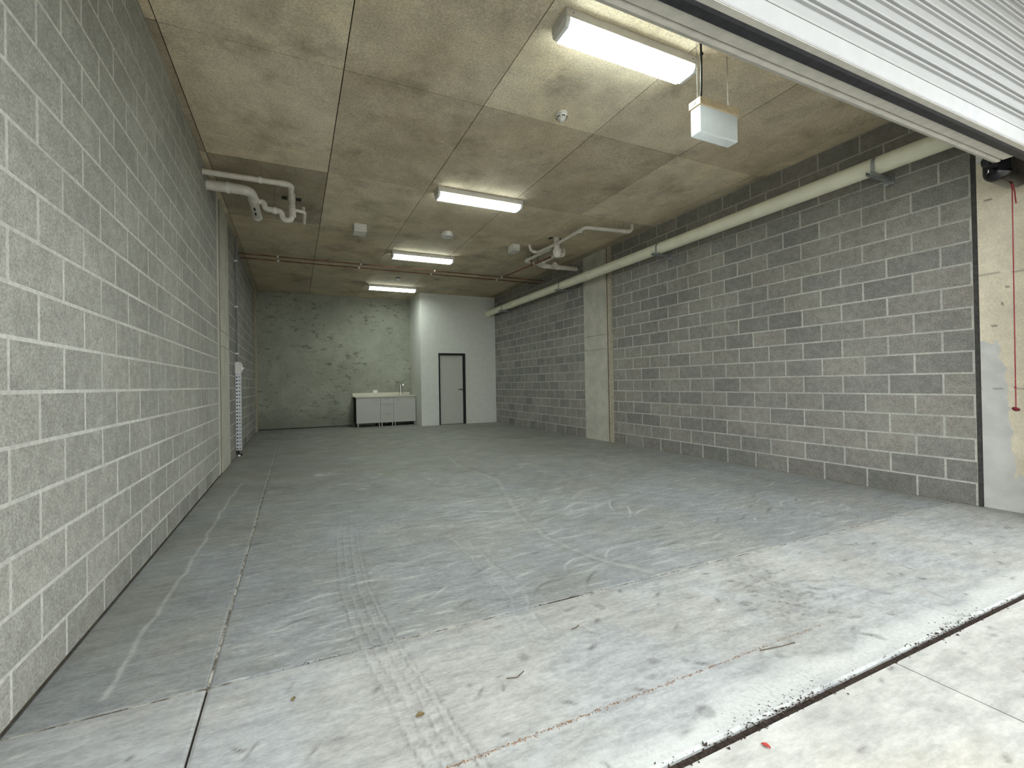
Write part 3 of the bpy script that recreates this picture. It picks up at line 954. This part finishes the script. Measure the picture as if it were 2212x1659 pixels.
for cx_ in (2.952, 3.30):
    m = MB()
    nl = 24
    for k in range(nl):
        za, zb = 3.368+(H-3.368)*k/nl, 3.368+(H-3.368)*(k+1.25)/nl
        zb = min(zb, H)
        if k % 2:
            m.box((cx_-0.0045, 2.3555, za), (cx_-0.0030, 2.3570, zb)).box((cx_+0.0030, 2.3555, za), (cx_+0.0045, 2.3570, zb))
        else:
            m.box((cx_-0.0008, 2.3520, za), (cx_+0.0008, 2.3535, zb)).box((cx_-0.0008, 2.3590, za), (cx_+0.0008, 2.3605, zb))
    m.build('chain', 'chain', ex)

# ------------------------------------------------------------------ detectors and boxes on the soffit
sd = thing('smoke_detector', 'domed cream smoke detector with black slots near the hanging sign', 'smoke detector', (2.46, 3.46, H), 'detectors on the soffit')
MB().lathe([(0.055, 0), (0.056, -0.016), (0.052, -0.018)], (2.46, 3.46, H)).build('base', 'white_plastic', sd, True)
MB().lathe([(0.050, -0.018), (0.050, -0.022)], (2.46, 3.46, H)).build('groove', 'black', sd)
MB().lathe([(0.054, -0.022), (0.052, -0.040), (0.040, -0.055), (0.026, -0.060), (0.024, -0.078), (0.015, -0.084), (0.002, -0.085)], (2.46, 3.46, H)).build('dome', 'white_plastic', sd, True)
for k in range(6):
    a = 2*math.pi*k/6+0.25
    m = MB()
    pts = [(2.46+0.0495*math.cos(a+q), 3.46+0.0495*math.sin(a+q), H-0.046) for q in (-0.34, -0.17, 0, 0.17, 0.34)]
    m.tube(pts, 0.0042, 6).build('slot', 'black', sd)
sd = thing('smoke_detector', 'broad flat white detector between the two white ceiling boxes', 'smoke detector', (2.49, 6.93, H), 'detectors on the soffit')
MB().lathe([(0.100, 0), (0.100, -0.025), (0.096, -0.028)], (2.49, 6.93, H)).build('base', 'white_plastic', sd, True)
MB().lathe([(0.106, -0.028), (0.106, -0.066), (0.098, -0.078), (0.085, -0.080), (0.083, -0.074), (0.01, -0.074)], (2.49, 6.93, H)).build('cover', 'white_plastic', sd, True)
MB().cbox((2.383, 6.90, H-0.05), (2.395, 6.94, H-0.03), 0.002).build('tab', 'pvc_clip', sd)
sd = thing('smoke_detector', 'tiny detector on the soffit in front of the farthest batten', 'smoke detector', (2.39, 10.27, H), 'detectors on the soffit')
MB().lathe([(0.055, 0), (0.055, -0.02), (0.05, -0.024)], (2.39, 10.27, H)).build('base', 'handle', sd, True)
MB().lathe([(0.058, -0.024), (0.056, -0.05), (0.04, -0.068), (0.01, -0.075)], (2.39, 10.27, H)).build('dome', 'white_plastic', sd, True)


def ceil_box(x0, x1, y0, y1, label):
    t = thing('junction_box', label, 'junction box', ((x0+x1)/2, (y0+y1)/2, H), 'white boxes on the soffit')
    MB().cbox((x0, y0, H-0.095), (x1, y1, H), 0.004).build('body', 'white_plastic', t)
    MB().cbox((x0-0.004, y0-0.004, H-0.125), (x1+0.004, y1+0.004, H-0.097), 0.006).build('lid', 'white_plastic', t)


ceil_box(0.925, 1.125, 7.02, 7.24, 'white square ceiling box beside a rust stain, on the left')
ceil_box(3.86, 4.00, 7.05, 7.27, 'white ceiling box next to the right-hand waste pipes')

# ------------------------------------------------------------------ big cream pipe on the right wall with brackets
PX, PZ, PR = 5.505, 3.335, 0.088
pp = thing('drain_pipe', 'long cream pipe running along the right block wall', 'pipe', (PX, 6.5, PZ))
MB().tube([(PX, 1.32, PZ), (PX, YW-0.005, PZ)], PR, 28).build('pipe', 'cream_pipe', pp, True)
for yc in (7.02, 10.2):
    MB().tube([(PX, yc-0.09, PZ), (PX, yc+0.09, PZ)], PR+0.006, 28).build('coupling', 'cream_pipe', pp, True)
MB().tube([(PX, YW-0.06, PZ), (PX, YW, PZ)], PR+0.012, 28).build('wall_collar', 'cream_pipe', pp, True)
for yc, lab in ((2.362, 'galvanised pipe bracket closest to the roller door'), (5.13, 'pipe bracket on the long block wall before the right column'),
                (7.86, 'pipe bracket just past the right column'), (10.65, 'pipe bracket nearest the white partition')):
    t = thing('pipe_bracket', lab, 'bracket', (XR, yc, PZ-PR), 'brackets under the cream pipe')
    z = PZ-PR
    m = MB().box((5.335, yc-0.021, z-0.040), (XR-0.002, yc+0.021, z-0.037)).box((5.335, yc-0.021, z-0.037), (XR-0.002, yc-0.018, z-0.002)).box((5.335, yc+0.018, z-0.037), (XR-0.002, yc+0.021, z-0.002))
    m.build('arm', 'galv', t)
    MB().box((XR-0.012, yc-0.04, z-0.075), (XR-0.001, yc+0.04, z+0.035)).build('wall_plate', 'galv', t)
    m = MB()
    v, f = [], []
    for k in range(19):
        a = math.pi*k/18
        for rr in (PR+0.001, PR+0.004):
            for yy in (yc-0.016, yc+0.016):
                v.append((PX-rr*math.cos(a), yy, PZ+rr*math.sin(a)))
    for k in range(18):
        o_ = k*4
        for (i, j) in ((0, 1), (1, 3), (3, 2), (2, 0)):
            f.append((o_+i, o_+j, o_+4+j, o_+4+i))
    m.add(v, f)
    m.box((PX-PR-0.004, yc-0.016, z-0.002), (PX-PR-0.001, yc+0.016, PZ)).box((PX+PR+0.001, yc-0.016, z-0.002), (PX+PR+0.004, yc+0.016, PZ))
    m.build('strap', 'galv', t)
    MB().tube([(PX, yc, PZ+PR+0.004), (PX, yc, PZ+PR+0.022)], 0.006, 8).build('bolt', 'galv', t)

# ------------------------------------------------------------------ copper pipes
def clip(x, y, z, parent):
    MB().cbox((x-0.016, y-0.020, z-0.018), (x+0.016, y+0.020, z+0.020), 0.004).build('clip', 'pvc_clip', parent)
    MB().tube([(x, y, z+0.02), (x, y, H)], 0.004, 6).build('hanger_rod', 'rod', parent)


for yc, zc, lab in ((8.93, 3.705, 'front copper pipe crossing the soffit'), (9.20, 3.700, 'rear copper pipe crossing the soffit')):
    t = thing('copper_pipe', lab, 'pipe', (2.4, yc, zc), 'copper pipes across the soffit')
    MB().tube([(XL, yc, zc), (XR-0.004, yc, zc)], 0.012, 12).build('pipe', 'copper', t, True)
    for x in (-0.27, 1.30, 2.90, 4.56):
        clip(x, yc, zc, t)
t = thing('copper_pipe', 'copper branch pipe running back from the right-hand waste trap', 'pipe', (4.56, 7.9, 3.64))
MB().tube([(4.53, 6.82, 3.573), (4.60, 8.912, 3.700)], 0.019, 12).build('pipe', 'copper', t, True)
MB().tube([(4.545, 7.30, 3.60), (4.545, 7.30, H)], 0.008, 8).build('riser', 'copper', t)
MB().tube([(4.552, 7.55, 3.615), (4.552, 7.55, H)], 0.008, 8).build('riser', 'copper', t)
clip(4.548, 7.42, 3.61, t)

# ------------------------------------------------------------------ waste pipework hung from the soffit
def pvc(path, r, parent, name='pipe', bend=None, seg=16):
    return MB().tube(fillet(path, bend or r*2.2), r, seg).build(name, 'pvc', parent, True)


def collar(a, b, r, parent):
    return MB().tube([a, b], r, 18).build('coupling', 'pvc', parent, True)


def strap_clip(x, y, z, axis, r, parent):
    d = Vector((1, 0, 0)) if axis == 'x' else Vector((0, 1, 0))
    p = Vector((x, y, z))
    o = MB().tube([p-d*0.016, p+d*0.016], r+0.007, 16).build('clip', 'pvc_clip', parent)
    MB().tube([p+Vector((0, 0, r)), Vector((x, y, H))], 0.003, 6).build('hanger_rod', 'rod', parent)
    return o


L = thing('waste_pipework', 'white waste pipes with a trap hanging by the left block wall', 'waste pipe', (-0.3, 6.3, H), 'waste pipework on the soffit')
pvc([(XL+0.002, 5.62, 3.675), (-0.01, 5.62, 3.675), (-0.01, 6.30, 3.675), (-0.01, 6.45, 3.60)], 0.032, L)
collar((-0.14, 5.62, 3.675), (-0.05, 5.62, 3.675), 0.036, L)
collar((-0.01, 5.68, 3.675), (-0.01, 5.75, 3.675), 0.036, L)
strap_clip(-0.35, 5.62, 3.675, 'x', 0.032, L)
pvc([(XL+0.002, 5.85, 3.625), (-0.465, 5.85, 3.625), (-0.465, 6.75, 3.640)], 0.060, L, bend=0.13)
collar((-0.465, 6.06, 3.628), (-0.465, 6.12, 3.629), 0.068, L)
collar((-0.465, 6.68, 3.64), (-0.465, 6.76, 3.64), 0.066, L)
for ya in (6.25, 6.42):
    MB().box((-0.475, ya, 3.565), (-0.455, ya+0.085, 3.572)).build('stamp', 'black', L)
strap_clip(-0.72, 5.85, 3.625, 'x', 0.060, L)
strap_clip(-0.465, 6.72, 3.640, 'y', 0.060, L)
pvc([(-0.45, 6.12, 3.615), (-0.335, 6.12, 3.615), (-0.335, 6.12, 3.53), (-0.23, 6.14, 3.53), (-0.135, 6.14, 3.53), (-0.115, 6.14, 3.42), (-0.02, 6.14, 3.42), (0.0, 6.14, 3.53)], 0.036, L, bend=0.07)
collar((-0.24, 6.14, 3.53), (-0.18, 6.14, 3.53), 0.042, L)
MB().tube([(0.0, 6.14, 3.47), (0.0, 6.14, 3.56), (-0.005, 6.22, 3.63), (-0.005, 6.26, H)], 0.046, 18).build('stub', 'pvc', L, True)
strap_clip(-0.21, 6.14, 3.53, 'x', 0.040, L)
pvc([(0.03, 6.16, 3.575), (0.155, 6.18, 3.575), (0.155, 6.64, 3.575), (0.155, 6.66, H)], 0.022, L)
for x in (-0.10, 0.085):
    MB().box((x-0.035, 6.36, H-0.004), (x+0.035, 6.46, H+0.001)).build('hole', 'black', L)

Rg = thing('waste_pipework', 'white waste pipes with a trap hanging by the right block wall', 'waste pipe', (4.7, 7.0, H), 'waste pipework on the soffit')
pvc([(5.26, 5.52, 3.71), (5.19, 5.52, 3.70), (4.40, 5.60, 3.70), (4.42, 6.45, 3.70)], 0.030, Rg)
MB().tube([(5.20, 5.515, 3.70), (5.26, 5.51, 3.715), (5.285, 5.505, 3.75), (5.285, 5.505, H)], 0.026, 14).build('elbow', 'pvc', Rg, True)
collar((5.16, 5.52, 3.70), (5.22, 5.52, 3.70), 0.036, Rg)
strap_clip(4.415, 5.75, 3.70, 'y', 0.030, Rg)
strap_clip(5.12, 5.525, 3.70, 'x', 0.030, Rg)
pvc([(4.40, 6.50, 3.69), (4.36, 7.00, 3.70), (4.23, 7.03, 3.72), (4.18, 7.00, H)], 0.026, Rg)
strap_clip(4.30, 7.02, 3.71, 'x', 0.026, Rg)
MB().tube([(4.46, 6.50, H), (4.46, 6.50, 3.66), (4.47, 6.50, 3.56)], 0.050, 18).build('stub', 'pvc', Rg, True)
collar((4.46, 6.50, 3.74), (4.46, 6.50, 3.68), 0.062, Rg)
MB().lathe([(0.02, 0.02), (0.072, 0.0), (0.078, -0.05), (0.070, -0.11), (0.045, -0.15), (0.01, -0.16)], (4.47, 6.50, 3.62)).build('trap_body', 'pvc', Rg, True)
collar((4.47, 6.50, 3.585), (4.47, 6.50, 3.565), 0.084, Rg)
pvc([(4.50, 6.50, 3.53), (4.60, 6.52, 3.53), (4.66, 6.58, 3.66), (4.70, 6.80, 3.67), (4.72, 7.38, 3.655)], 0.046, Rg, bend=0.06)
collar((4.70, 6.78, 3.67), (4.705, 6.83, 3.67), 0.054, Rg)
pvc([(4.47, 6.70, 3.69), (4.40, 7.56, 3.69), (4.66, 7.62, 3.68), (4.95, 7.62, 3.67)], 0.028, Rg)
strap_clip(4.41, 7.45, 3.69, 'y', 0.028, Rg)
pvc([(4.70, 7.30, 3.655), (4.76, 7.60, 3.655), (5.00, 7.62, 3.655), (XR-0.003, 7.62, 3.655)], 0.052, Rg, bend=0.12)
collar((4.90, 7.62, 3.655), (4.94, 7.62, 3.655), 0.060, Rg)
MB().tube([(5.10, 7.62, 3.655), (5.10, 7.50, 3.665)], 0.060, 20).build('inspection_cap', 'pvc', Rg, True)
strap_clip(5.24, 7.62, 3.655, 'x', 0.052, Rg)
for x in (4.36, 4.56):
    MB().box((x-0.035, 6.50, H-0.004), (x+0.035, 6.60, H+0.001)).build('hole', 'black', Rg)

# ------------------------------------------------------------------ isolator, conduit and perforated guard on the left wall
IY = 8.35
iso = thing('isolator_box', 'white electrical box on the left wall above a perforated strip', 'electrical box', (XL, IY, 1.42))
MB().cbox((XL, IY-0.08, 1.425), (XL+0.085, IY+0.08, 1.635), 0.006).build('body', 'white_plastic', iso)
MB().cbox((XL+0.085, IY-0.06, 1.455), (XL+0.105, IY+0.06, 1.605), 0.010).build('cover', 'white_plastic', iso)
MB().cbox((XL+0.105, IY-0.012, 1.50), (XL+0.125, IY+0.012, 1.545), 0.004).build('switch', 'pvc_clip', iso)
cn = thing('conduit', 'thin grey conduit rising from the white box on the left wall', 'conduit', (XL, IY, 1.63))
MB().tube([(XL+0.032, IY, 1.63), (XL+0.032, IY, H)], 0.013, 10).build('tube', 'conduit', cn, True)
for z in (1.78, 2.6, 3.4):
    MB().cbox((XL, IY-0.022, z-0.012), (XL+0.052, IY+0.022, z+0.012), 0.004).build('saddle', 'pvc_clip', cn)
gd = thing('perforated_guard', 'perforated galvanised strip guard running down to the floor', 'cable guard', (XL, IY, 0))


def perforated(name, org, du, wid, z0_, z1_, ncol, pitch, hole, parent):
    """plate in the plane spanned by du and Z with real square holes"""
    m = MB()
    us = [0.0]
    cw = wid/ncol
    for c in range(ncol):
        us += [c*cw+(cw-hole)/2, c*cw+(cw+hole)/2]
    us.append(wid)
    rows = int((z1_-z0_)/pitch)
    zz = [z0_]
    for r in range(rows):
        zz += [z0_+r*pitch+(pitch-hole)/2, z0_+r*pitch+(pitch+hole)/2]
    zz.append(z1_)
    o = Vector(org)
    du = Vector(du)
    v = [o+du*u+Vector((0, 0, z)) for z in zz for u in us]
    nu = len(us)
    f = []
    for r in range(len(zz)-1):
        for c in range(nu-1):
            if r % 2 == 1 and c % 2 == 1:
                continue
            f.append((r*nu+c, r*nu+c+1, (r+1)*nu+c+1, (r+1)*nu+c))
    m.add(v, f)
    ob = m.build(name, 'galv_bright', parent)
    sol = ob.modifiers.new('thickness', 'SOLIDIFY')
    sol.thickness = 0.002
    return ob


perforated('face_plate', (XL+0.004, IY-0.05, 0), (1, 0, 0), 0.082, 0.10, 1.425, 2, 0.062, 0.022, gd)
perforated('side_plate', (XL+0.086, IY-0.05, 0), (0, 1, 0), 0.10, 0.10, 1.425, 1, 0.062, 0.022, gd)
MB().box((XL+0.006, IY-0.04, 0.08), (XL+0.05, IY+0.03, 1.42)).build('cable_core', 'black_cord', gd)
MB().tube(fillet([(XL+0.03, IY-0.02, 0.11), (XL+0.035, IY-0.03, 0.03), (XL+0.09, IY-0.05, 0.02)], 0.03), 0.018, 8).build('cable_tail', 'black_cord', gd)
MB().cbox((XL+0.03, IY-0.07, 0.0), (XL+0.07, IY-0.045, 0.03), 0.004).build('lug', 'pvc_clip', gd)

# ------------------------------------------------------------------ kitchenette
KF = 12.30      # door face
KX = [KX0, 2.286, 2.671, 3.338]


def cab(i, label, kind):
    x0, x1 = KX[i], KX[i+1]
    t = thing('base_cabinet', label, 'cabinet', ((x0+x1)/2, 12.58, 0), 'kitchenette cabinets')
    MB().box((x0+0.001, KF+0.020, 0.105), (x1-0.001, YB-0.02, 0.845)).build('carcass', 'carcass', t)
    g = 0.003
    if kind == 'drawers':
        zs_ = [0.105, 0.345, 0.640, 0.842]
        for k in range(3):
            o = MB().cbox((x0+g, KF, zs_[k]+g), (x1-g, KF+0.018, zs_[k+1]-g), 0.0015).build('drawer', 'cabinet', t)
            zc = zs_[k+1]-0.055
            xm = (x0+x1)/2
            MB().tube(fillet([(xm-0.07, KF, zc), (xm-0.07, KF-0.022, zc), (xm+0.07, KF-0.022, zc), (xm+0.07, KF, zc)], 0.008), 0.005, 8).build('handle', 'chrome', o, True)
    else:
        o = MB().cbox((x0+g, KF, 0.108), (x1-g, KF+0.018, 0.840), 0.0015).build('door', 'cabinet', t)
        xa, xb = (x1-0.20, x1-0.06) if kind == 'left' else (x0+0.06, x0+0.20)
        zc = 0.755
        MB().tube(fillet([(xa, KF, zc), (xa, KF-0.022, zc), (xb, KF-0.022, zc), (xb, KF, zc)], 0.008), 0.005, 8).build('handle', 'chrome', o, True)
    for lx in (x0+0.05, x1-0.03):
        for ly in (KF+0.05, YB-0.08):
            MB().lathe([(0.012, 0.106), (0.012, 0.012), (0.020, 0.010), (0.020, 0.0)], (lx, ly, 0), 10).build('leg', 'tray' if ly < 12.6 else 'carcass', t)
    return t


cab(0, 'grey cabinet with a single door at the left end of the kitchenette', 'left')
cab(1, 'narrow grey cabinet of three drawers in the middle of the kitchenette', 'drawers')
cab(2, 'grey cabinet with a single door under the tap', 'right')
bt = thing('benchtop', 'thin cream benchtop on the kitchenette cabinets', 'benchtop', (2.46, 12.58, 0.846))
MB().cbox((KX[0]-0.03, KF-0.018, 0.846), (XW-0.004, YB-0.001, 0.872), 0.003).build('top', 'bench', bt)
tag(MB().cbox((KX[0]-0.03, YB-0.022, 0.873), (3.30, YB-0.001, 0.968), 0.003).build('upstand', 'bench'), 'cream upstand strip against the back wall behind the tap', 'upstand')
MB().cbox((2.80, 12.42, 0.8722), (3.22, 12.72, 0.8745), 0.001).build('sink_rim', 'chrome', bt)
MB().box((2.83, 12.45, 0.8746), (3.19, 12.69, 0.8750)).build('sink_bowl', 'handle', bt)
# tap
tp = thing('tap', 'tall chrome mixer tap on the kitchenette benchtop', 'tap', (3.0, 12.78, 0.872))
MB().lathe([(0.028, 0), (0.028, 0.010), (0.024, 0.014), (0.024, 0.095), (0.018, 0.10)], (3.0, 12.78, 0.872), 20).build('base', 'chrome', tp, True)
MB().tube(fillet([(3.0, 12.78, 0.96), (3.0, 12.78, 1.225), (3.04, 12.70, 1.225), (3.06, 12.66, 1.16)], 0.045, 8), 0.017, 12).build('spout', 'chrome', tp, True)
MB().tube([(3.024, 12.78, 0.93), (3.075, 12.78, 0.955)], 0.006, 8).build('lever', 'chrome', tp)
so = thing('power_socket', 'white double power socket on the back wall above the benchtop', 'power socket', (2.245, YB, 1.0))
MB().cbox((2.180, YB-0.014, 0.958), (2.310, YB, 1.045), 0.004).build('plate', 'pvc_clip', so)
for x in (2.215, 2.275):
    MB().cbox((x-0.008, YB-0.019, 1.018), (x+0.008, YB-0.013, 1.034), 0.001).build('switch', 'white_plastic', so)
    for dx in (-0.010, 0.010):
        MB().box((x+dx-0.0025, YB-0.0146, 0.990), (x+dx+0.0025, YB-0.0138, 1.003)).build('pin_hole', 'black', so)

# ------------------------------------------------------------------ litter on the floor
def leaf(name, x, y, s, rot, mat, label):
    v, f = [], []
    for i in range(7):
        t_ = i/6
        w = s*0.33*math.sin(math.pi*min(1, t_*0.97+0.02))**0.8
        z = 0.0015+0.10*s*math.sin(math.pi*t_)
        for k in (-1, 0, 1):
            px, py = (t_-0.5)*s, k*w
            v.append((x+px*math.cos(rot)-py*math.sin(rot), y+px*math.sin(rot)+py*math.cos(rot), z+abs(k)*0.12*s))
    for i in range(6):
        for k in range(2):
            f.append((i*3+k, i*3+k+1, i*3+k+4, i*3+k+3))
    o = MB().add(v, f).build(name, mat)
    sol = o.modifiers.new('thickness', 'SOLIDIFY')
    sol.thickness = 0.0008
    return tag(o, label, 'leaf')


leaf('dry_leaf', 0.40, 1.48, 0.034, 0.1, 'leaf', 'curled brown leaf lying on the tyre track')
leaf('red_leaf', 1.39, 0.91, 0.026, 2.0, 'red_leaf', 'small red leaf on the pale driveway')
leaf('dry_leaf', -0.02, 1.75, 0.024, 1.1, 'leaf', 'small pale brown leaf near the slab joint on the left')
for pts, lab in (([(0.77, 1.525, 0.003), (0.81, 1.512, 0.004), (0.825, 1.520, 0.003), (0.855, 1.535, 0.003)], 'thin bent twig lying in front of the tyre track'),
                 ([(1.21, 1.70, 0.003), (1.24, 1.702, 0.004), (1.265, 1.715, 0.003)], 'short dark twig near the slab joint'),
                 ([(1.86, 1.235, 0.003), (1.98, 1.215, 0.004), (2.06, 1.21, 0.003)], 'long thin twig beside the dark scuff marks')):
    tag(MB().tube(pts, 0.0018, 6).build('twig', 'twig'), lab, 'twig')
